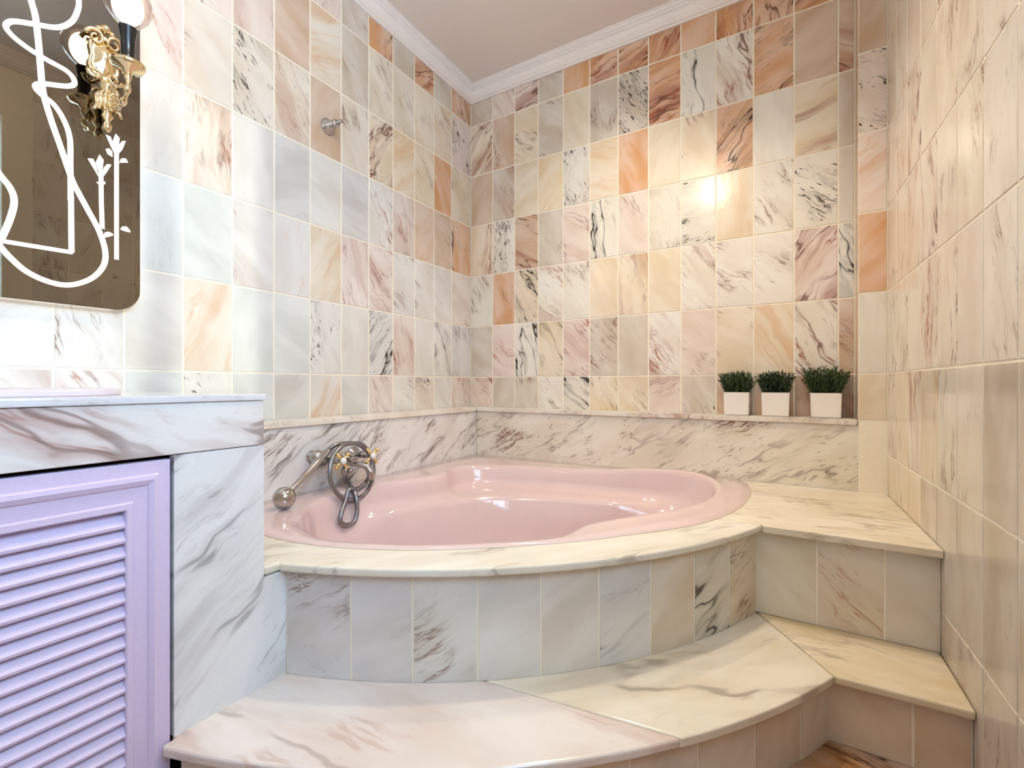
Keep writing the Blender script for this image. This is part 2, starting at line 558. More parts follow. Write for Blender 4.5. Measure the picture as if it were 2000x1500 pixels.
# right wall tiles
rs = [0.0, 0.145] + [0.145 + 0.1505 * k for k in range(1, 9)]
RCOURSES = COURSES[:6] + [(0.67, 0.97), (0.37, 0.67), (FLOOR, 0.37)]
RIGHT = ['pr pf tf pf px pf pf pf pf', 'pf pf tf px pf pf pr wf pf', 'tf pr pr pf px pf wf pf pf', 'px pr pR pf pf pf wf wf wf',
         'pf pf px pR pf pf wf wf wf', 'pf pf p. px pf p. wf wf wf', 'pf cf pR cf wf pf g. gf gf', 'cf cf c. g. gf g. gf g. gf',
         'c. g. g. gf gf gf gf gf gf']
for r, (za, zb) in enumerate(RCOURSES):
    row = RIGHT[r].split()
    for c in range(9):
        s = (rs[c] + rs[c + 1]) / 2
        p = RW + RWD * s
        add_tile(wall_right, ROT_RIGHT, (p.x, p.y, (za + zb) / 2), rs[c + 1] - rs[c], zb - za, {'p': 'q', 't': 'u'}.get(row[c][0], row[c][0]), row[c][1],
                 random.uniform(78, 108))

# bench behind the tub: upright slabs and the ledge that carries the plants
def wall_slab(parent, rot, centre, w, h, t, base, style, ang, over=None, scale=None, name='backsplash_slab'):
    o = link(name, slab_mesh(w, h, t), MARBLE, parent, centre, rot)
    stone(o, base, style, ang, over=over, scale=scale)
    return o
SB = 0.085
o = wall_slab(wall_back, ROT_BACK, ((0.1 + 1.876) / 2, -SB, (0.49 + 0.774) / 2), 1.776, 0.284, 0.08, (236, 227, 208), 'k', 28, (0.85, 0.02, 0.45, 0.38), 4.5)
o['veincol'] = list(lin(128, 78, 52))
o = wall_slab(wall_back, ROT_BACK, ((1.877 + 1.95) / 2, -SB - 0.003, (0.49 + 0.794) / 2), 0.073, 0.304, 0.08, 'c', '.', 150)
o = wall_slab(wall_left, ROT_LEFT, (0.1, (-1.65 - SB) / 2, (0.49 + 0.774) / 2), 1.65 - SB, 0.284, 0.09, (232, 226, 220), 'k', 38, (0.75, 0.02, 0.3, 0.4), 4)
o['veincol'] = list(lin(110, 78, 66))
def ledge(parent, bm, base):
    bmesh.ops.bevel(bm, geom=list(bm.edges), offset=0.003, segments=2, affect='EDGES')
    o = link('ledge_board', mesh_of(bm), MARBLE, parent)
    stone(o, base, 'r', 20, over=(0.6, 0.15, 0.2, 0.2))
    return o
ledge(wall_back, prism_bm([(0.001, -0.001), (1.859, -0.001), (1.859, -0.095), (0.112, -0.095)], 0.774, LEDGE), 'w')
ledge(wall_left, prism_bm([(0.001, -0.003), (0.110, -0.097), (0.110, -1.652), (0.001, -1.652)], 0.774, LEDGE), 'w')

# crown moulding: profile (out from wall, height above CROWN_Z), mitred runs
PROF = [(0.0, 0.0), (0.010, 0.0), (0.012, 0.006), (0.020, 0.010), (0.034, 0.026), (0.040, 0.040), (0.040, 0.048), (0.046, 0.050),
        (0.046, 0.060), (0.054, 0.063), (0.056, 0.074), (0.062, 0.076), (0.062, CEIL_Z - CROWN_Z), (0.0, CEIL_Z - CROWN_Z)]
def crown(name, f, label):
    bm = bmesh.new()
    a, b = [], []
    for d, h in PROF:
        p, q = f(d)
        a.append(bm.verts.new((*p, CROWN_Z + h))); b.append(bm.verts.new((*q, CROWN_Z + h)))
    n = len(PROF)
    for i in range(n):
        j = (i + 1) % n
        bm.faces.new((a[i], a[j], b[j], b[i]))
    bm.faces.new(a[::-1]); bm.faces.new(b)
    return structure(name, bm, CROWN, label, 'moulding')
crown('trim_1', lambda d: ((d, -d), (1.947 - d, -d)), 'white stepped crown moulding along the top of the back wall')
crown('trim_2', lambda d: ((d, REAR_Y + 0.001), (d, -d)), 'white stepped crown moulding along the top of the left wall')
crown('trim_3', lambda d: ((rw_x(-0.12) - d, -0.12 - d), (rw_x(REAR_Y) - d, REAR_Y + 0.001)), 'white stepped crown moulding along the top of the right wall')

# window in the right wall (beside the viewer, seen only in the mirror)
win = empty('window_1', (rw_x(WIN_Y1) + 0.07, 0, 0))
tag(win, 'white framed window in the right wall with two panes', 'window', kind='structure')
wx = 0.0
bm = bmesh.new()
fw = 0.035
box_bm(-0.03, 0.03, WIN_Y0, WIN_Y0 + fw, WIN_Z0, WIN_Z1, bm)
box_bm(-0.03, 0.03, WIN_Y1 - 0.012, WIN_Y1, WIN_Z0, WIN_Z1, bm)
box_bm(-0.03, 0.03, WIN_Y0, WIN_Y1, WIN_Z0, WIN_Z0 + fw, bm)
box_bm(-0.03, 0.03, WIN_Y0, WIN_Y1, WIN_Z1 - fw, WIN_Z1, bm)
link('window_frame', mesh_of(bm), WINPAINT, win)
link('mullion', mesh_of(box_bm(-0.03, 0.03, -1.90, -1.825, WIN_Z0 + fw, WIN_Z1 - fw)), WINPAINT, win)
link('pane', mesh_of(box_bm(-0.003, 0.003, -1.825, WIN_Y1 - 0.012, WIN_Z0 + fw, WIN_Z1 - fw)), PANE, win)
link('pane', mesh_of(box_bm(-0.003, 0.003, WIN_Y0 + fw, -1.90, WIN_Z0 + fw, WIN_Z1 - fw)), PANE, win)

# ------------------------------------------------------------------ bath platform and step
AC, AR = Vector((0.1729, -0.2049)), 1.4756      # circle of the tub riser
SC, SR = Vector((0.1254, -0.1186)), 1.8108      # circle of the step edge
def arc(c, r, a0, a1, n):
    return [(c.x + r * math.cos(R(a0 + (a1 - a0) * k / n)), c.y + r * math.sin(R(a0 + (a1 - a0) * k / n))) for k in range(n + 1)]

# rim outline of the tub, in plan
LIP = [(0.104, -1.500), (0.25, -1.522), (0.439, -1.529), (0.555, -1.521), (0.701, -1.482), (0.846, -1.411), (0.971, -1.324), (1.080, -1.232), (1.184, -1.130),
       (1.272, -1.022), (1.398, -0.855), (1.462, -0.710), (1.495, -0.580), (1.510, -0.450), (1.513, -0.306), (1.497, -0.180), (1.462, -0.092)]
LIP_C = [tuple(v)[:2] for v in catmull([(x, y, 0) for x, y in LIP], 6)]

def bullnose(o, w=0.006):
    b = o.modifiers.new('edge', 'BEVEL')
    b.width = w; b.segments = 3; b.limit_method = 'ANGLE'; b.angle_limit = R(50)
    return o

surround = empty('bath_platform', (0.9, -0.7, FLOOR))
tag(surround, 'marble platform with curved tiled front holding the pink corner tub', 'platform')
def into(parent, o):
    o.parent = parent
    o.matrix_parent_inverse = Matrix.Translation(-parent.location)
    return o

DR = AR + 0.021
a_end = math.degrees(math.asin((-0.738 - AC.y) / DR))
a_sta = -math.degrees(math.acos((0.655 - AC.x) / DR))
front = arc(AC, DR, a_sta, a_end, 40)
inner = [p for p in LIP_C if p[1] < -0.738]
inner = [(p[0] - 0.012 * (p[0] > 0.3), p[1] + 0.012) for p in inner]
poly = [(0.101, -1.655), (0.6445, -1.655), (0.6445, front[0][1] - 0.001)] + front + [(inner[-1][0], -0.738)] + inner[::-1][1:]
o = link('deck_slab', mesh_of(prism_bm(poly, DECK - 0.020, DECK)), MARBLE)
into(surround, bullnose(stone(o, (234, 226, 208), 'f', 52, over=(0.5, 0.02, 0.05, 0.2), scale=3)))
o['veincol'] = list(lin(140, 122, 104))
inner2 = [p for p in LIP_C if p[1] >= -0.738]
inner2 = [(p[0] - 0.012, p[1]) for p in inner2]
poly = [(inner2[0][0], -0.737), (front[-1][0] + 0.001, -0.737), (front[-1][0] + 0.003, -0.747), (rw_x(-0.747) - 0.001, -0.747), (rw_x(-0.09) - 0.001, -0.089), (inner2[-1][0], -0.089)] + inner2[::-1][:-1]
o = link('deck_slab', mesh_of(prism_bm(poly, DECK - 0.020, DECK)), MARBLE)
into(surround, bullnose(stone(o, (232, 220, 194), 'f', 4, over=(0.7, 0.1, 0.1, 0.2), scale=5)))
o['veincol'] = list(lin(150, 118, 84))

def curved_tile(c, r, a0, a1, z0, z1, t=0.008, n=4):
    """one tile of a curved riser, in its own frame: x along the face, y up, z out"""
    g = math.degrees(JOINT / 2 / r)
    a0 += g; a1 -= g
    am = R((a0 + a1) / 2)
    out = Vector((math.cos(am), math.sin(am), 0)); tan = Vector((-math.sin(am), math.cos(am), 0)); up = Vector((0, 0, 1))
    org = Vector((c.x, c.y, (z0 + z1) / 2)) + out * r
    M = Matrix(((tan.x, 0, out.x, org.x), (tan.y, 0, out.y, org.y), (0, 1, 0, org.z), (0, 0, 0, 1)))
    Mi = M.inverted()
    bm = bmesh.new()
    cols = []
    for k in range(n + 1):
        a = R(a0 + (a1 - a0) * k / n)
        d = Vector((math.cos(a), math.sin(a)))
        cols.append([bm.verts.new(Mi @ Vector((*(c + d * rr), z))) for rr in (r - t, r) for z in (z0, z1)])
    for A, B in zip(cols, cols[1:]):
        bm.faces.new((A[2], B[2], B[3], A[3])); bm.faces.new((A[0], A[1], B[1], B[0]))
        bm.faces.new((A[1], A[3], B[3], B[1])); bm.faces.new((A[0], B[0], B[2], A[2]))
    for A in (cols[0], cols[-1]):
        bm.faces.new((A[0], A[2], A[3], A[1]))
    o = link('riser_tile', mesh_of(bm), MARBLE)
    o.matrix_basis = M
    return o

def curved_strip(c, r0, r1, a0, a1, z0, z1, n=40):
    return prism_bm(arc(c, r1, a0, a1, n) + arc(c, r0, a0, a1, n)[::-1], z0, z1)

# upper riser
UP = [-71.4, -65.19, -59.7, -54.07, -48.44, -42.91, -37.27, -31.69, -26.02, -20.1]
UPB = [((212, 204, 198), 'f'), ((216, 208, 200), '.'), ((218, 212, 200), 'f'), ((224, 217, 204), '.'), ((224, 214, 198), '.'), ((222, 217, 204), 'k'),
       ((222, 206, 178), '.'), ((222, 214, 194), 'k'), ((222, 204, 172), 'f')]
into(surround, link('riser_core', mesh_of(curved_strip(AC, AR - 0.05, AR - G, -71.4, -20.2, STEP, DECK - 0.021)), GROUT))
for k in range(9):
    o = curved_tile(AC, AR, UP[k], UP[k + 1], STEP + 0.0008, DECK - 0.021)
    stone(o, UPB[k][0], UPB[k][1], 30)
    if UPB[k][1] == 'k':
        o['vein'] = [R(25), 4.0, 0.2]; o['extra'] = [0, 0, 0.9]
    into(surround, o)
xr = [AC.x + AR * math.cos(R(-20.4)) - 0.012, 1.704, 1.851, rw_x(-0.72) - 0.001]
RYU = -0.722
into(surround, link('riser_core', mesh_of(box_bm(xr[0], xr[3], RYU + G, RYU + 0.05, STEP, DECK - 0.021)), GROUT))
for k in range(3):
    w = xr[k + 1] - xr[k]; h = DECK - 0.021 - STEP - 0.002
    o = link('riser_tile', tile_mesh(w, h + JOINT), MARBLE, None, ((xr[k] + xr[k + 1]) / 2, RYU, STEP + 0.0008 + h / 2), ROT_BACK)
    into(surround, stone(o, [(224, 213, 188), (226, 213, 190), (222, 208, 184)][k], ['.', 'r', '.'][k], 140))

step = empty('bath_step', (1.2, -1.3, FLOOR))
tag(step, 'low curved marble step in front of the tub platform', 'step')
s_end = math.degrees(math.asin((-0.966 - SC.y) / SR))
s_sta = -math.degrees(math.acos((0.655 - SC.x) / SR))
s_mid = math.degrees(math.atan2(-1.337 - SC.y, 1.463 - SC.x))
ri = AR - 0.007
r_mid = math.degrees(math.atan2(-1.395 - AC.y, 1.045 - AC.x))
poly = [(0.6435, -1.829), (0.6435, SC.y + SR * math.sin(R(s_sta)))] + arc(SC, SR, s_sta, s_mid, 26) + arc(AC, ri, r_mid, -70.8, 20) + [(0.630, -1.603), (0.630, -1.829)]
o = link('tread_slab', mesh_of(prism_bm(poly, STEP - 0.021, STEP)), MARBLE)
into(step, bullnose(stone(o, (230, 216, 202), 'k', 6, over=(0.35, 0.30, 0.05, 0.30), scale=1.7)))
o['veincol'] = list(lin(186, 136, 108))
poly = arc(SC, SR, s_mid + 0.03, s_end, 16) + [(AC.x + ri * math.cos(R(-20.2)), RYU + 0.006)] + arc(AC, ri, -20.6, r_mid + 0.04, 22)
o = link('tread_slab', mesh_of(prism_bm(poly, STEP - 0.021, STEP)), MARBLE)
into(step, bullnose(stone(o, (232, 220, 192), 'k', 46, over=(0.30, 0.10, 0.05, 0.42), scale=1.7)))
o['veincol'] = list(lin(160, 128, 92))
ex, ey = arc(SC, SR, s_end, s_end, 1)[0]
poly = [(ex + 0.002, ey + 0.003), (rw_x(-0.957) - 0.001, -0.957), (rw_x(RYU) - 0.001, RYU + 0.006), (AC.x + ri * math.cos(R(-20.2)) + 0.004, RYU + 0.006)]
o = link('tread_slab', mesh_of(prism_bm(poly, STEP - 0.021, STEP)), MARBLE)
into(step, bullnose(stone(o, (228, 208, 168), '.', 2, over=(0.35, 0.1, 0.1, 0.15))))
# lower riser
LR = SR - 0.02
into(step, link('riser_core', mesh_of(curved_strip(SC, LR - 0.05, LR - G, -72.5, -27.0, FLOOR, STEP - 0.022)), GROUT))
lo = [-27.0]
while lo[-1] > -70: lo.append(lo[-1] - (4.0 if len(lo) == 1 else 4.8))
lo[-1] = -72.6
for a, b in zip(lo, lo[1:]):
    o = curved_tile(SC, LR, b, a, FLOOR + 0.0008, STEP - 0.022)
    into(step, stone(o, random.choice([(222, 206, 186), (218, 200, 176), (224, 210, 196)]), '.', 60))
RYL = -0.938
xr = [SC.x + LR * math.cos(R(-27.3)) - 0.014, 1.869, rw_x(RYL) - 0.001]
into(step, link('riser_core', mesh_of(box_bm(xr[0], xr[2], RYL + G, RYL + 0.05, FLOOR, STEP - 0.022)), GROUT))
for k in range(2):
    w = xr[k + 1] - xr[k]; h = STEP - 0.023 - FLOOR
    o = link('riser_tile', tile_mesh(w, h + JOINT), MARBLE, None, ((xr[k] + xr[k + 1]) / 2, RYL, FLOOR + 0.0008 + h / 2), ROT_BACK)
    into(step, stone(o, [(222, 196, 160), (220, 192, 154)][k], '.', 140))

# ------------------------------------------------------------------ pink corner tub
def build_tub():
    cx, cy = 0.76, -0.80
    outer = [(x, y) for x, y in LIP_C] + [(1.30, -0.0865), (0.9, -0.0865), (0.5, -0.0865), (0.1015, -0.0865), (0.1015, -0.5), (0.1015, -1.0)]
    I = [(0.345, -1.375, 0), (0.40, -1.432, 0), (0.481, -1.463, 0), (0.602, -1.480, 0), (0.716, -1.447, 0), (0.838, -1.392, 0), (0.960, -1.304, 0),
         (1.085, -1.200, 0), (1.132, -1.135, 0), (1.140, -1.06, 0.0), (1.158, -0.995, 0.002), (1.231, -0.885, 0.004), (1.330, -0.735, 0.006), (1.395, -0.60, 0.008), (1.415, -0.46, 0.010), (1.402, -0.335, 0.016),
         (1.355, -0.250, 0.027), (1.26, -0.212, 0.034), (1.10, -0.214, 0.030), (0.95, -0.230, 0.014), (0.80, -0.250, 0.004), (0.64, -0.270, 0), (0.478, -0.316, 0), (0.360, -0.365, 0),
         (0.288, -0.430, 0), (0.268, -0.525, 0), (0.318, -0.640, 0), (0.300, -0.770, 0), (0.235, -0.937, 0), (0.216, -1.145, 0), (0.264, -1.283, 0)]
    Ic = catmull(I, 8, closed=True)
    SF = [(1.40, -0.50, 0), (1.30, -0.40, 0), (1.18, -0.365, 0), (1.05, -0.372, 0), (0.90, -0.400, 0), (0.70, -0.455, 0), (0.56, -0.525, 0), (0.455, -0.625, 0), (0.375, -0.765, 0), (0.318, -0.92, 0), (0.285, -1.08, 0), (0.30, -1.26, 0), (0.50, -1.40, 0), (0.9, -1.30, 0), (1.2, -0.9, 0)]
    Sc = catmull(SF, 6, closed=True)
    def hit(poly, t):
        d = Vector((math.cos(t), math.sin(t)))
        best = None
        n = len(poly)
        for i in range(n):
            a, b = poly[i], poly[(i + 1) % n]
            ax, ay = a[0] - cx, a[1] - cy
            ex, ey = b[0] - a[0], b[1] - a[1]
            den = d.x * ey - d.y * ex
            if abs(den) < 1e-9: continue
            r = (ax * ey - ay * ex) / den
            s = (ax * d.y - ay * d.x) / den
            if r > 0 and -1e-6 <= s <= 1 + 1e-6:
                z = (a[2] + (b[2] - a[2]) * s) if len(a) > 2 else 0
                if best is None or r > best[0]: best = (r, z)
        return best
    NA = 288
    rim = DECK + 0.006
    floor_z = 0.14
    rows = []
    def sm(a, b, v):
        t = max(0, min(1, (v - a) / (b - a))); return t * t * (3 - 2 * t)
    for k in range(NA):
        t = 2 * math.pi * k / NA
        deg = math.degrees(t)
        Ro, _ = hit(outer, t)
        Ri, dz = hit(Ic, t)
        zi = rim + dz
        # seat in the back corner: between ~100 deg and ~200 deg seen from the basin centre
        seat = sm(36, 60, deg) * (1 - sm(196, 226, deg))
        back = (math.exp(-((deg - 30) / 26.0) ** 2) + math.exp(-((deg - 390) / 26.0) ** 2))       # reclined right end
        col = [(Ro, DECK - 0.004), (Ro, DECK + 0.003), (Ro - 0.004, DECK + 0.006)]
        w = Ro - Ri
        q = min(0.022, w * 0.4)
        col += [(Ri + max(w * 0.55, q * 1.1), rim + dz * 0.12), (Ri + q, rim + dz * 0.55), (Ri + q * 0.4, zi - 0.0002), (Ri - 0.003, zi - 0.002), (Ri - 0.010, zi - 0.008), (Ri - 0.017, zi - 0.022)]
        zs = DECK - 0.080
        Rs = min(hit(Sc, t)[0], Ri - 0.045)
        m = Ri - 0.045
        seat_prof = [(Ri - 0.026, zs + 0.030), (Ri - 0.031, zs + 0.010), (Ri - 0.042, zs + 0.001), (0.5 * (m + Rs), zs - 0.003), (Rs + 0.006, zs - 0.006), (Rs - 0.008, zs - 0.011), (Rs - 0.017, zs - 0.028), (Rs - 0.040, zs - 0.13), (Rs - 0.070, zs - 0.25)]
        slope = 0.10 + 0.22 * back
        plain = []
        for u in (0.10, 0.18, 0.28, 0.40, 0.52, 0.64, 0.76, 0.88, 0.97):
            plain.append((Ri - 0.017 - slope * u ** (1.25), zi - 0.022 - (zi - 0.022 - floor_z - 0.03) * u))
        for a, b in zip(seat_prof, plain):
            col.append((a[0] * seat + b[0] * (1 - seat), a[1] * seat + b[1] * (1 - seat)))
        re = col[-1][0]
        col += [(re - 0.03, floor_z + 0.006), (re * 0.8 - 0.03, floor_z), (re * 0.4, floor_z - 0.003)]
        rows.append([(cx + r * math.cos(t), cy + r * math.sin(t), z) for r, z in col])
    bm = bmesh.new()
    V = [[bm.verts.new(p) for p in row] for row in rows]
    for i in range(NA):
        j = (i + 1) % NA
        for k in range(len(V[0]) - 1):
            bm.faces.new((V[i][k], V[j][k], V[j][k + 1], V[i][k + 1]))
    c = bm.verts.new((cx, cy, floor_z - 0.004))
    for i in range(NA):
        bm.faces.new((V[i][-1], V[(i + 1) % NA][-1], c))
    return bm
tub = empty('corner_bathtub', (0.76, -0.80, 0.14))
tag(tub, 'glossy pink corner bathtub sunk in the marble platform', 'bathtub')
me = mesh_of(build_tub())
for p in me.polygons: p.use_smooth = True
into(tub, link('basin', me, PINK))
# seal bead where the rim meets the stone
bead = [Vector((x, y, DECK + 0.001)) for x, y in LIP_C[3:]]
o = link('seal_bead', mesh_of(tube_bm(bead, 0.0035, 6)), principled('pink_seal', lin(226, 204, 194), 0.5))
into(tub, o)

# ------------------------------------------------------------------ vanity
VX, VEND = 0.642, -1.655
VY0 = -2.82
CT = 0.908
van = empty('vanity_cabinet', (0.32, -2.2, FLOOR))
tag(van, 'marble clad vanity with pink louvred doors beside the tub', 'cabinet')
def vslab(y0, y1, z0, z1, base, ang, over, scale=5, vc=None):
    o = link('front_panel', slab_mesh(y1 - y0, z1 - z0, 0.02), MARBLE, None, (VX, (y0 + y1) / 2, (z0 + z1) / 2), ROT_LEFT)
    stone(o, base, 'k', ang, over=over, scale=scale)
    if vc: o['veincol'] = list(lin(*vc))
    return into(van, o)
vslab(VY0, VEND, 0.797, CT - 0.014, (232, 226, 222), -20, (0.7, 0.45, 0.08, 0.5), 3, (158, 84, 62))
# upright panel: an L that carries on under the deck slab
bm = bmesh.new()
def lpoly():
    return [(-1.829, STEP), (-1.590, STEP), (-1.590, DECK - 0.022), (VEND, DECK - 0.022), (VEND, 0.7955), (-1.829, 0.7955)]
mid = (-1.71, 0.53)
pts = lpoly()
a = [bm.verts.new((y - mid[0], z - mid[1], 0)) for y, z in pts]
b = [bm.verts.new((y - mid[0], z - mid[1], -0.02)) for y, z in pts]
bm.faces.new(a); bm.faces.new(b[::-1])
for i in range(6):
    j = (i + 1) % 6
    bm.faces.new((a[i], b[i], b[j], a[j]))
o = link('front_panel', mesh_of(bm), MARBLE, None, (VX, mid[0], mid[1]), ROT_LEFT)
stone(o, (232, 230, 230), 'k', 42, over=(0.45, 0.25, 0.1, 0.4), scale=3.5)
o['veincol'] = list(lin(124, 112, 108))
into(van, o)
# end panel towards the tub
o = link('end_panel', slab_mesh(0.52, CT - 0.014 - DECK - 0.001, 0.02), MARBLE, None, (0.361, VEND, (CT - 0.013 + DECK) / 2), (R(90), 0, R(180)))
into(van, stone(o, 'w', 'f', 30))
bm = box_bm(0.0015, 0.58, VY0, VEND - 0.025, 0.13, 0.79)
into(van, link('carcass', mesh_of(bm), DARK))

def louvre_door(y0, y1):
    """door parts are built in door-local axes: x = along the front (world +y), y = up, z = out"""
    z0, z1 = 0.165, 0.789
    w, h = y1 - y0, z1 - z0
    t = 0.022
    d = link('door', bpy.data.meshes.new('door'), None)
    bm = bmesh.new()
    st = 0.068          # stile width
    tr = 0.083
    def frame_ring(ox, oy, ix, iy, za, zb, bm):
        """rectangular ring from outer inset ox/oy to inner inset ix/iy; front height za at outer edge, zb at inner edge"""
        def rect(ax, ay, z): return [bm.verts.new(p) for p in ((ax, ay, z), (w - ax, ay, z), (w - ax, h - ay, z), (ax, h - ay, z))]
        A, B = rect(ox, oy, za), rect(ix, iy, zb)
        for k in range(4):
            l = (k + 1) % 4
            bm.faces.new((A[k], A[l], B[l], B[k]))
    prof = [(0.0, -t), (0.0, -0.001), (0.001, 0.0), (0.019, 0.0), (0.021, 0.004), (0.027, 0.005), (0.034, 0.001), (0.036, -0.002), (0.056, -0.003), (0.058, 0.001), (0.066, 0.001), (st, -0.002), (st, -t)]
    for (a, za), (b, zb) in zip(prof, prof[1:]):
        frame_ring(a, a * tr / st, b, b * tr / st, za, zb, bm)
    frame_ring(st, tr, 0, 0, -t, -t, bm)
    bmesh.ops.remove_doubles(bm, verts=bm.verts, dist=1e-5)
    bm2 = bm
    d.data = mesh_of(bm2, 'door'); d.data.materials.append(DOORPAINT)
    d.location = (VX - 0.004, y0, z0); d.rotation_euler = ROT_LEFT
    into(van, d)
    # slats
    bm = bmesh.new()
    sw = w - 2 * st + 0.004
    pr = [(0.0, -0.004), (0.003, -0.0005), (0.007, 0.0), (0.010, -0.003), (0.030, -0.019), (0.027, -0.021), (0.001, -0.008)]
    A = [bm.verts.new((0, y, z)) for y, z in pr]; B = [bm.verts.new((sw, y, z)) for y, z in pr]
    bm.faces.new(A[::-1]); bm.faces.new(B)
    for k in range(len(pr)):
        l = (k + 1) % len(pr)
        bm.faces.new((A[k], A[l], B[l], B[k]))
    sme = mesh_of(bm, 'slat'); sme.materials.append(DOORPAINT)
    zz = h - tr - 0.0315
    while zz > tr - 0.006:
        link('slat', sme, DOORPAINT, d, (st - 0.002, zz, -0.001))
        zz -= 0.0264
    # dark back so the gaps read deep
    return d
louvre_door(-2.310, -1.8335)
louvre_door(-2.79, -2.314)
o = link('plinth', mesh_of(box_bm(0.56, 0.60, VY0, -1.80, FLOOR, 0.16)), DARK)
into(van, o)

top = tag(link('marble_worktop', mesh_of(bevel_all(box_bm(0.001, VX + 0.004, VY0, VEND + 0.003, CT - 0.0135, CT), 0.003, 2)), MARBLE),
          'pale veined marble worktop over the vanity, under the mirror', 'worktop')
stone(top, (226, 222, 220), 'f', 70, over=(0.4, 0.05, 0.1, 0.1))

# basin let into the worktop: only its low rim shows
sink = empty('wash_basin', (0.35, -2.12, CT))
tag(sink, 'pale pink oval wash basin rim on the vanity worktop', 'basin')
bm = bmesh.new()
prof = [(1.0, 0.0005), (1.0, 0.009), (0.985, 0.013), (0.93, 0.014), (0.90, 0.011), (0.87, 0.004), (0.80, 0.0025), (0.0, 0.002)]
rings = []
for r, z in prof:
    if r == 0: rings.append([bm.verts.new((0, 0, z))]); continue
    ring = []
    for k in range(64):
        t = 2 * math.pi * k / 64
        c_, s_ = math.cos(t), math.sin(t)
        e = 0.62
        ring.append(bm.verts.new((0.20 * r * math.copysign(abs(c_) ** e, c_), 0.285 * r * math.copysign(abs(s_) ** e, s_), z)))
    rings.append(ring)
for A, B in zip(rings, rings[1:]):
    for k in range(64):
        l = (k + 1) % 64
        if len(B) == 1: bm.faces.new((A[k], A[l], B[0]))
        else: bm.faces.new((A[k], A[l], B[l], B[k]))
link('rim', mesh_of(bm), SINKMAT, sink, smooth=True)
link('drain', mesh_of(lathe_bm([(0.0, 0.006), (0.016, 0.006), (0.022, 0.0035), (0.022, 0.001)], 20)), CHROME, sink)

# ------------------------------------------------------------------ mirror with lit etched swan
MX = 0.036          # mirror face
mir = empty('wall_mirror', (0.02, -2.1, 1.65))
tag(mir, 'rounded mirror with glowing etched swan and flower stems above vanity', 'mirror')
MY0, MY1, MZ0, MZ1, MR = -2.56, -1.660, 1.136, 2.22, 0.06
def rrect(y0, y1, z0, z1, r, n=10):
    pts = []
    for (cy, cz, a0) in ((y1 - r, z0 + r, -90), (y1 - r, z1 - r, 0), (y0 + r, z1 - r, 90), (y0 + r, z0 + r, 180)):
        for k in range(n + 1):
            a = R(a0 + 90 * k / n)
            pts.append((cy + r * math.cos(a), cz + r * math.sin(a)))
    return pts
def yz_prism(pts, x0, x1):
    bm = bmesh.new()
    a = [bm.verts.new((x0, y, z)) for y, z in pts]; b = [bm.verts.new((x1, y, z)) for y, z in pts]
    bm.faces.new(a[::-1]); bm.faces.new(b)
    n = len(pts)
    for i in range(n):
        j = (i + 1) % n
        bm.faces.new((a[i], a[j], b[j], b[i]))
    return bm
into(mir, link('mirror_glass', mesh_of(yz_prism(rrect(MY0, MY1, MZ0, MZ1, MR), MX - 0.005, MX)), MIRROR))
into(mir, link('lit_edge', mesh_of(yz_prism(rrect(MY0 + 0.002, MY1 - 0.002, MZ0 + 0.002, MZ1 - 0.002, MR), 0.004, MX - 0.0055)), EDGE))

# the etched drawing: points (y, z) on the glass, in metres
ETCHED = [
    ([(-1.8869, 1.9156), (-1.8831, 1.876), (-1.8756, 1.8424), (-1.8697, 1.7786), (-1.8666, 1.7269), (-1.8615, 1.6618), (-1.8484, 1.6036), (-1.8297, 1.5394), (-1.8076, 1.4633), (-1.7949, 1.4337), (-1.7761, 1.3946), (-1.7523, 1.3441), (-1.7392, 1.293), (-1.7426, 1.2531), (-1.7643, 1.2168), (-1.7963, 1.1931), (-1.827, 1.1848), (-1.8615, 1.191), (-1.8918, 1.2062), (-1.9137, 1.2275), (-1.9326, 1.252), (-1.9487, 1.2816), (-1.9554, 1.3264)], 0.0125, True),
    ([(-1.9487, 1.4494), (-1.9349, 1.4245), (-1.9185, 1.4), (-1.9118, 1.3713), (-1.9173, 1.3316), (-1.9291, 1.287), (-1.9418, 1.2497)], 0.0125, True),
    ([(-1.7949, 1.9691), (-1.7941, 1.9396), (-1.7949, 1.9164), (-1.8076, 1.8739), (-1.8351, 1.8401), (-1.8794, 1.8192), (-1.9137, 1.8024), (-1.9256, 1.7835), (-1.9149, 1.7672), (-1.8869, 1.7536), (-1.8537, 1.7454), (-1.816, 1.7384), (-1.802, 1.7184), (-1.816, 1.7006), (-1.8615, 1.6815), (-1.8756, 1.6683), (-1.8679, 1.6547), (-1.8431, 1.6408), (-1.8242, 1.6119), (-1.8118, 1.5696), (-1.8104, 1.4995), (-1.8099, 1.4065)], 0.0112, True),
    ([(-1.8101, 1.4251), (-1.8093, 1.4174), (-1.8082, 1.2722)], 0.0112, False),
    ([(-1.8062, 1.2727), (-1.9291, 1.2693)], 0.01, False),
    ([(-1.7484, 1.5131), (-1.7475, 1.4278), (-1.7456, 1.3519)], 0.0098, False),
    ([(-1.7145, 1.5983), (-1.7145, 1.4391), (-1.7145, 1.2752)], 0.0098, False)]
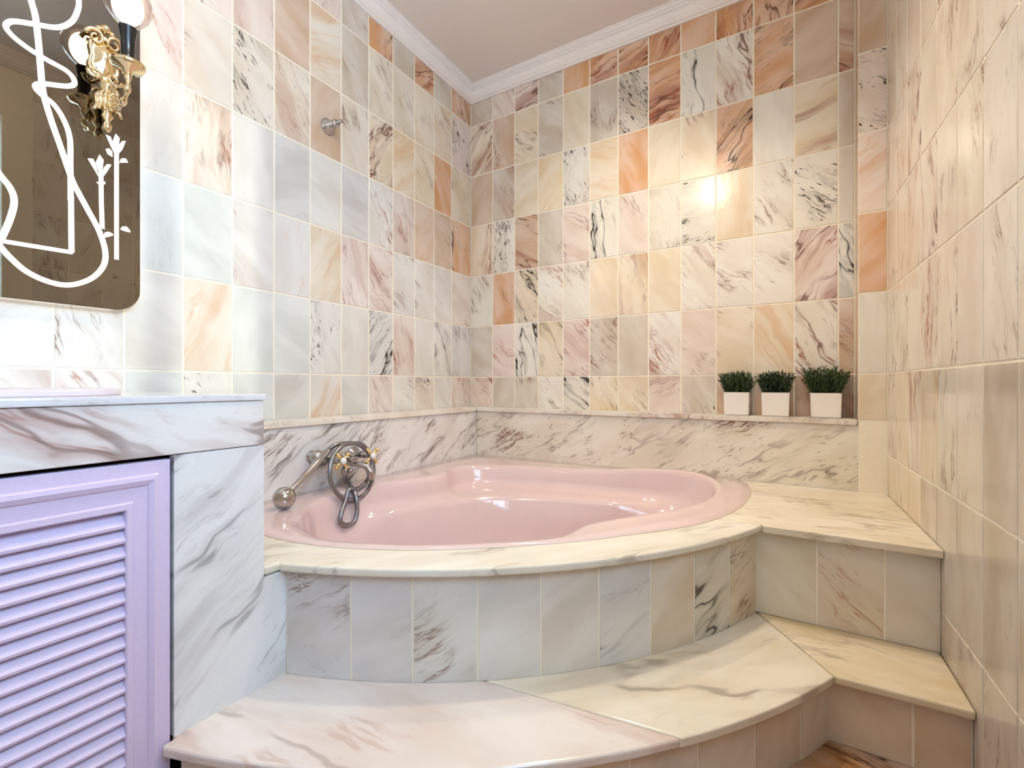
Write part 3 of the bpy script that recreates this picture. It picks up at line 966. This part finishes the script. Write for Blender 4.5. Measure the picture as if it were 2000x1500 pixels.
PETALS = [
    [(-1.7761, 1.5306), (-1.7649, 1.5342), (-1.759, 1.5205), (-1.7538, 1.4915)],
    [(-1.759, 1.5282), (-1.7514, 1.5515), (-1.7426, 1.5389), (-1.7469, 1.502), (-1.7523, 1.4999)],
    [(-1.7447, 1.4912), (-1.7426, 1.5193), (-1.7355, 1.532), (-1.7258, 1.534), (-1.7355, 1.5104)],
    [(-1.7377, 1.6114), (-1.7277, 1.6101), (-1.7214, 1.5912), (-1.7183, 1.5668), (-1.7271, 1.5848)],
    [(-1.723, 1.6004), (-1.7164, 1.6237), (-1.7077, 1.6153), (-1.7113, 1.5758), (-1.7176, 1.5731)],
    [(-1.7113, 1.5686), (-1.7087, 1.5969), (-1.7023, 1.6098), (-1.6938, 1.6136), (-1.7016, 1.586)],
    [(-1.7383, 1.572), (-1.7308, 1.5772), (-1.724, 1.5703), (-1.7233, 1.5567), (-1.7339, 1.5601)],
    [(-1.7087, 1.5469), (-1.7039, 1.5609), (-1.6941, 1.565), (-1.6885, 1.5552)],
    [(-1.7584, 1.4743), (-1.7386, 1.4825), (-1.7395, 1.4755), (-1.7478, 1.4666)],
    [(-1.7426, 1.3312), (-1.7401, 1.3437), (-1.7324, 1.3478), (-1.723, 1.3445), (-1.7221, 1.34), (-1.737, 1.3308)],
    [(-1.7061, 1.3612), (-1.7023, 1.3704), (-1.6925, 1.3741), (-1.6842, 1.3655), (-1.6832, 1.3597), (-1.6925, 1.3591)]]
def ribbon(pts, w, x=MX + 0.0012, t=0.0024):
    """flat raised strip following pts (y, z) with width w (a list or number)"""
    bm = bmesh.new()
    n = len(pts)
    L_, R_ = [], []
    for i, p in enumerate(pts):
        a = Vector(pts[max(i - 1, 0)]); b = Vector(pts[min(i + 1, n - 1)])
        d = (b - a).normalized(); nn = Vector((-d.y, d.x))
        ww = (w[i] if isinstance(w, list) else w) / 2
        L_.append(Vector(p) + nn * ww); R_.append(Vector(p) - nn * ww)
    def V(p, xx): return bm.verts.new((xx, p.x, p.y))
    lf = [V(p, x + t / 2) for p in L_]; rf = [V(p, x + t / 2) for p in R_]
    lb = [V(p, x - t / 2) for p in L_]; rb = [V(p, x - t / 2) for p in R_]
    for i in range(n - 1):
        bm.faces.new((lf[i], rf[i], rf[i + 1], lf[i + 1]))
        bm.faces.new((lf[i], lf[i + 1], lb[i + 1], lb[i]))
        bm.faces.new((rf[i], rb[i], rb[i + 1], rf[i + 1]))
    return bm
for P, w, smooth_ in ETCHED:
    if smooth_: P = [tuple(v)[:2] for v in catmull([(a, b, 0) for a, b in P], 7)]
    into(mir, link('lit_line', mesh_of(ribbon(P, w)), FROST))
for P in PETALS:
    into(mir, link('lit_petal', mesh_of(yz_prism(P, MX, MX + 0.0024)), FROST))

# ------------------------------------------------------------------ gilt sconces on the mirror
def sconce(loc):
    s = empty('wall_sconce', loc)     # origin at the backplate on the glass
    # backplate: rococo cartouche, a modelled plate with rolled rim and scrolls
    out = []
    for k in range(40):
        t = 2 * math.pi * k / 40
        r = 1 + 0.10 * math.cos(6 * t) + 0.05 * math.cos(3 * t + 1)
        out.append((0.034 * r * math.sin(t), 0.062 * r * math.cos(t)))
    bm = bmesh.new()
    lv = [(1.0, 0.0), (1.0, 0.006), (0.93, 0.011), (0.84, 0.008), (0.6, 0.010), (0.35, 0.020), (0.0, 0.024)]
    rings = []
    for f, x in lv:
        if f == 0: rings.append([bm.verts.new((x, 0, 0))]); continue
        rings.append([bm.verts.new((x, y * f, z * f)) for y, z in out])
    for A, B in zip(rings, rings[1:]):
        for k in range(40):
            l = (k + 1) % 40
            if len(B) == 1: bm.faces.new((A[k], A[l], B[0]))
            else: bm.faces.new((A[k], A[l], B[l], B[k]))
    bp = link('backplate', mesh_of(bm), OLDGOLD, s, smooth=True)
    # scroll and bead ornament
    for side in (-1, 1):
        for (z0, turn, rr) in ((0.045, 1, 0.020), (-0.050, -1, 0.017)):
            pts = []
            for k in range(26):
                a = k / 25 * 2.6 * math.pi
                q = rr * (1 - k / 32)
                pts.append((0.016 + 0.004 * math.sin(a), side * (0.020 + q * math.cos(a)), z0 + turn * q * math.sin(a)))
            link('scroll', mesh_of(tube_bm(pts, [0.0052 - 0.0028 * k / 25 for k in range(26)], 8)), OLDGOLD, bp, smooth=True)
    bm = ball_bm((0.020, 0, 0.076), 0.011)
    ball_bm((0.018, -0.014, 0.070), 0.007, bm); ball_bm((0.018, 0.014, 0.070), 0.007, bm)
    link('crest', mesh_of(bm), OLDGOLD, bp, smooth=True)
    # tapered lower stem with leaves and finial
    bm = lathe_bm([(0.0, 0.02), (0.012, 0.012), (0.020, -0.004), (0.013, -0.022), (0.019, -0.034), (0.021, -0.050), (0.010, -0.070), (0.014, -0.080), (0.006, -0.092), (0.011, -0.104), (0.008, -0.114), (0.0, -0.122)], 14, 'Z', None, (0.030, 0, -0.085))
    link('stem', mesh_of(bm), OLDGOLD, s, smooth=True)
    for k in range(7):
        a = R(-80 + 160 * k / 6)
        d = Vector((math.cos(a), math.sin(a), 0))
        p0 = Vector((0.030, 0, -0.128))
        pts = [p0 + d * 0.010 + Vector((0, 0, 0.030)), p0 + d * 0.022 + Vector((0, 0, 0.012)), p0 + d * 0.021 + Vector((0, 0, -0.012)), p0 + d * 0.030 + Vector((0, 0, -0.030))]
        link('leaf', mesh_of(tube_bm(catmull(pts, 4), [0.003 + 0.004 * math.sin(math.pi * i / 12) for i in range(13)], 6)), OLDGOLD, s, smooth=True)
    # arm: drops from the plate, sweeps out and up to the cup
    pts = catmull([(0.028, 0, -0.075), (0.050, 0.001, -0.128), (0.088, 0.002, -0.158), (0.128, 0.003, -0.148), (0.148, 0.004, -0.115), (0.147, 0.004, -0.080)], 8)
    arm = link('arm', mesh_of(tube_bm(pts, [0.0062 + 0.0018 * math.sin(i * 0.9) for i in range(len(pts))], 10)), OLDGOLD, s, smooth=True)
    pts = []
    for k in range(24):
        a = k / 23 * 2.3 * math.pi
        q = 0.020 * (1 - k / 30)
        pts.append((0.078 + q * math.cos(a + 1.2), 0.002, -0.118 + q * math.sin(a + 1.2)))
    link('scroll', mesh_of(tube_bm(pts, 0.004, 8)), OLDGOLD, arm, smooth=True)
    ax, ay = 0.147, 0.004
    link('drip_cup', mesh_of(lathe_bm([(0.0, -0.088), (0.010, -0.086), (0.013, -0.078), (0.032, -0.074), (0.037, -0.066), (0.0375, -0.060), (0.034, -0.060), (0.026, -0.066), (0.012, -0.068), (0.0, -0.068)], 28, 'Z', None, (ax, ay, 0))), OLDGOLD, s, smooth=True)
    link('candle_sleeve', mesh_of(lathe_bm([(0.0135, -0.068), (0.0145, -0.040), (0.0150, 0.004), (0.0165, 0.006), (0.0185, 0.026), (0.0200, 0.028), (0.0200, 0.031), (0.0, 0.031)], 20, 'Z', None, (ax, ay, 0))), BLACK, s, smooth=True)
    bz = 0.030
    bprof = [(0.013, 0.0), (0.016, 0.006), (0.030, 0.018), (0.044, 0.036), (0.051, 0.056), (0.051, 0.072), (0.045, 0.092), (0.030, 0.108), (0.014, 0.115), (0.0, 0.117)]
    b = link('bulb', mesh_of(lathe_bm(bprof, 28, 'Z', None, (ax, ay, bz))), BULBGLASS, s, smooth=True)
    link('glowing_core', mesh_of(ball_bm((ax, ay, bz + 0.056), 0.033, None, 20, (1, 1, 1.35))), BULBGLOW, b, smooth=True)
    return s
s1 = sconce((MX, -1.744, 1.812))
tag(s1, 'ornate gilt sconce with black sleeve and lit bulb, right side of mirror', 'sconce', 'gilt sconces on the mirror')
s2 = sconce((MX, -2.47, 1.812))
tag(s2, 'ornate gilt sconce with lit bulb, far left side of mirror', 'sconce', 'gilt sconces on the mirror')

# ------------------------------------------------------------------ ceiling lamp (reflected in the polished back wall)
lamp = empty('ceiling_lamp', (1.10, -1.96, CEIL_Z))
tag(lamp, 'warm opal glass globe on a chrome ceiling mount', 'lamp')
link('ceiling_rose', mesh_of(lathe_bm([(0.0, -0.001), (0.065, -0.001), (0.062, -0.014), (0.034, -0.026), (0.032, -0.048), (0.0, -0.048)], 28)), CHROME, lamp, smooth=True)
link('globe', mesh_of(ball_bm((0, 0, -0.134), 0.09, None, 32)), LAMPGLOW, lamp, smooth=True)

# added, unseen ceiling spots that brighten the tub end and the back wall
def fill_spot(x, y, label, share=1.0):
    d = empty('fill_spot', (x, y, CEIL_Z))
    tag(d, label, 'fill_spot', 'added ceiling fill lights')
    link('trim_ring', mesh_of(lathe_bm([(0.048, -0.0005), (0.055, -0.002), (0.055, -0.006), (0.040, -0.008), (0.036, -0.004), (0.036, -0.0005)], 28)), CROWN, d, smooth=True)
    link('lens', mesh_of(lathe_bm([(0.0, -0.002), (0.034, -0.002), (0.034, -0.0005)], 24)), emission('fill_spot_lens', (1.0, 0.85, 0.66), 1.0), d)
    ld = bpy.data.lights.new('fill_spot_lamp', 'SPOT')
    ld.energy = FILL_SPOT_WATTS * share
    ld.color = (1.0, 0.86, 0.66)
    ld.spot_size = R(112); ld.spot_blend = 0.9
    ld.shadow_soft_size = 0.06
    lo_ = bpy.data.objects.new('fill_spot_lamp', ld)
    lo_.location = (0, 0, -0.012)
    lo_.parent = d
    C.objects.link(lo_)
fill_spot(1.32, -0.74, 'added fill light in the ceiling over the right end of the tub')
fill_spot(0.95, -0.48, 'added fill light in the ceiling close to the back wall', 0.55)

# ------------------------------------------------------------------ bath tap, hand shower, holder, outlet
TX = 0.100
mixer = empty('bath_mixer', (TX, -1.03, 0.645))
tag(mixer, 'chrome and gold bath mixer tap with cross handles on left slab', 'tap')
bm = tube_bm([(0.050, -0.085, 0), (0.050, 0.085, 0)], 0.0155, 16)
for s in (-1, 1):
    lathe_bm([(0.0, 0.0), (0.030, 0.001), (0.029, 0.008), (0.014, 0.012), (0.013, 0.050)], 20, 'X', bm, (0.0, s * 0.072, 0))
link('body', mesh_of(bm), CHROME, mixer, smooth=True)
def cross_handle(y):
    h = link('handle', mesh_of(lathe_bm([(0.013, 0.050), (0.014, 0.085), (0.009, 0.094), (0.012, 0.114), (0.012, 0.124), (0.0, 0.126)], 16, 'X', None, (0.0, y, 0))), CHROME, mixer, smooth=True)
    bm = bmesh.new()
    for k in range(4):
        a = R(38 + 90 * k)
        d = Vector((0, math.cos(a), math.sin(a)))
        c0 = Vector((0.118, y, 0))
        tube_bm([c0 + d * 0.006, c0 + d * 0.021, c0 + d * 0.029], [0.0070, 0.0056, 0.0062], 10, bm)
        ball_bm(c0 + d * 0.034, 0.0078, bm, 12)
    link('cross', mesh_of(bm), GOLD, h, smooth=True)
    link('porcelain_cap', mesh_of(lathe_bm([(0.0125, 0.122), (0.0125, 0.1275), (0.009, 0.1305), (0.0, 0.1315)], 16, 'X', None, (0.0, y, 0))), PORCELAIN, h, smooth=True)
cross_handle(-0.076); cross_handle(0.066)
sp = catmull([(0.050, -0.005, 0.0), (0.075, -0.003, -0.020), (0.105, 0.010, -0.026), (0.130, 0.024, -0.034), (0.146, 0.034, -0.055), (0.148, 0.036, -0.085)], 7)
link('spout', mesh_of(tube_bm(sp, [0.015 - 0.004 * math.sin(math.pi * min(1, i / 30)) for i in range(len(sp))], 14)), CHROME, mixer, smooth=True)
link('diverter', mesh_of(lathe_bm([(0.011, 0.0), (0.011, -0.030), (0.016, -0.034), (0.016, -0.058), (0.010, -0.062), (0.010, -0.085), (0.0, -0.085)], 16, 'Z', None, (0.058, -0.012, -0.008))), CHROME, mixer, smooth=True)
link('diverter_knob', mesh_of(ball_bm((0.088, -0.012, -0.048), 0.010)), CHROME, mixer, smooth=True)

holder = empty('shower_holder', (TX, -1.150, 0.658))
tag(holder, 'round chrome wall holder gripping the hand shower handle', 'holder')
link('ball', mesh_of(ball_bm((0.034, 0, 0), 0.027, None, 24)), CHROME, holder, smooth=True)
link('wall_flange', mesh_of(lathe_bm([(0.022, 0.0005), (0.022, 0.005), (0.012, 0.008), (0.011, 0.030)], 20, 'X')), CHROME, holder, smooth=True)
link('cradle', mesh_of(tube_bm([(0.055, 0.006, 0.006), (0.068, 0.008, 0.010), (0.073, 0.004, 0.004)], 0.009, 10)), CHROME, holder, smooth=True)

hs = empty('hand_shower', (0.2, -1.32, 0.56))
tag(hs, 'chrome hand shower with ball head and coiled grey metal hose', 'hand shower')
HB = Vector((0.258, -1.360, 0.567))
HT = Vector((0.190, -1.140, 0.690))
into(hs, link('shower_head', mesh_of(ball_bm(HB, 0.035, None, 32)), CHROME, smooth=True))
dv = (HT - HB).normalized()
path = [HB + dv * 0.028, HB + dv * 0.045, HB + dv * 0.10, HB + dv * 0.17, HT - dv * 0.012, HT]
into(hs, link('handle', mesh_of(tube_bm(path, [0.0105, 0.0095, 0.0105, 0.0125, 0.0125, 0.0100], 16)), CHROME, smooth=True))
def loop(cy_, cz_, ry, rz, x0, x1, a0, a1, n):
    return [(x0 + (x1 - x0) * k / n, cy_ + ry * math.cos(R(a0 + (a1 - a0) * k / n)), cz_ + rz * math.sin(R(a0 + (a1 - a0) * k / n))) for k in range(n + 1)]
hose = [HT, (0.192, -1.110, 0.704)] + loop(-1.062, 0.600, 0.106, 0.104, 0.196, 0.246, 80, -100, 8) + loop(-1.062, 0.600, 0.106, 0.104, 0.246, 0.205, -122, -262, 6) + \
       loop(-1.058, 0.620, 0.094, 0.088, 0.206, 0.240, 62, -112, 8) + \
       [(0.250, -1.118, 0.500), (0.262, -1.146, 0.462), (0.266, -1.150, 0.436), (0.268, -1.125, 0.419), (0.268, -1.092, 0.426), (0.264, -1.076, 0.460), (0.250, -1.070, 0.510), (0.215, -1.062, 0.540), (0.172, -1.046, 0.556)]
hp = catmull(hose, 18)
into(hs, link('hose', mesh_of(tube_bm(hp, 0.0086, 9, ridge=0.0010)), STEEL, smooth=True))

outlet = empty('shower_outlet', (0.0, -1.003, 1.994))
tag(outlet, 'small chrome cone shaped pipe outlet high on the left wall', 'outlet')
link('flange', mesh_of(lathe_bm([(0.033, 0.0005), (0.033, 0.005), (0.030, 0.008), (0.018, 0.030), (0.013, 0.040), (0.0, 0.040)], 28, 'X')), CHROME, outlet, smooth=True)
link('nut', mesh_of(lathe_bm([(0.0145, 0.0402), (0.0165, 0.045), (0.0165, 0.056), (0.013, 0.060), (0.0, 0.060)], 20, 'X')), CHROME, outlet, smooth=True)
link('nipple', mesh_of(lathe_bm([(0.0065, 0.0602), (0.0065, 0.078), (0.0075, 0.079), (0.0075, 0.084), (0.0, 0.084)], 14, 'X')), CHROME, outlet, smooth=True)

# ------------------------------------------------------------------ potted plants on the ledge
def plant(cx, w, seed, spread, tall, label, leafmat):
    rnd = random.Random(seed)
    p = empty('potted_plant', (cx, -0.046, LEDGE))
    tag(p, label, 'plant', 'potted plants on the ledge')
    hw, hd, hh = w / 2, 0.042, 0.097
    bm = bmesh.new()
    def ring(f, z): return [bm.verts.new((sx * hw * f, sy * hd * f, z)) for sx, sy in ((-1, -1), (1, -1), (1, 1), (-1, 1))]
    rs_ = [ring(0.95, 0.0008), ring(1.0, hh), ring(0.93, hh), ring(0.91, hh - 0.012)]
    bm.faces.new(rs_[0][::-1])
    for A, B in zip(rs_, rs_[1:]):
        for k in range(4):
            l = (k + 1) % 4
            bm.faces.new((A[k], A[l], B[l], B[k]))
    bm.faces.new(rs_[-1])
    bmesh.ops.bevel(bm, geom=[e for e in bm.edges], offset=0.0025, segments=2, affect='EDGES')
    pot = link('pot', mesh_of(bm), POT, p)
    bm = box_bm(-hw * 0.9, hw * 0.9, -hd * 0.9, hd * 0.9, hh - 0.011, hh - 0.004)
    link('soil', mesh_of(bm), SOIL, p)
    # foliage: upright sprigs, each with many short blades
    bm = bmesh.new()
    def blade(a, d, ln, wd):
        d = d.normalized()
        s = d.cross(Vector((rnd.uniform(-1, 1), rnd.uniform(-1, 1), rnd.uniform(-0.3, 1)))).normalized()
        q = s.cross(d)
        b0, b1 = a - s * wd * 0.5, a + s * wd * 0.5
        m0, m1 = a + d * ln * 0.55 - s * wd + q * wd * 0.4, a + d * ln * 0.55 + s * wd + q * wd * 0.4
        tip = a + d * ln
        v = [bm.verts.new(x) for x in (b0, b1, m1, tip, m0)]
        bm.faces.new((v[0], v[1], v[2], v[4])); bm.faces.new((v[4], v[2], v[3]))
    n_sprig = 120
    for k in range(n_sprig):
        x = rnd.uniform(-hw * 0.85, hw * 0.85); y = rnd.uniform(-hd * 0.8, hd * 0.8)
        base = Vector((x, y, hh - 0.008))
        lean = Vector((x / hw * spread + rnd.gauss(0, 0.16), y / hd * 0.28 + rnd.gauss(0, 0.10) - 0.04, 1.0)).normalized()
        ln = tall * rnd.uniform(0.62, 1.0) * (0.9 if abs(x) > hw * 0.6 else 1.0)
        tip = base + lean * ln
        if tip.y > 0.038: lean.y -= (tip.y - 0.036) / ln; lean.normalize()
        for i in range(17):
            f = (i + 1) / 17
            a = base + lean * ln * f
            t = rnd.uniform(0, 2 * math.pi)
            dd = lean * 0.9 + Vector((math.cos(t), math.sin(t) * 0.8, rnd.uniform(-0.1, 0.2))) * 0.75
            L_ = rnd.uniform(0.011, 0.019)
            if (a + dd.normalized() * L_).y > 0.043: dd.y = -abs(dd.y)
            blade(a, dd, L_, rnd.uniform(0.0015, 0.0026))
    f = link('foliage', mesh_of(bm), leafmat, p)
    return p
plant(1.446, 0.098, 3, 0.20, 0.094, 'small green plant in white cube pot, leftmost on the ledge', LEAF2)
plant(1.590, 0.100, 5, 0.20, 0.094, 'small green plant in white cube pot, middle one on the ledge', LEAF)
plant(1.761, 0.101, 9, 0.42, 0.108, 'bushiest green plant in white cube pot, beside the right pier', LEAF2)
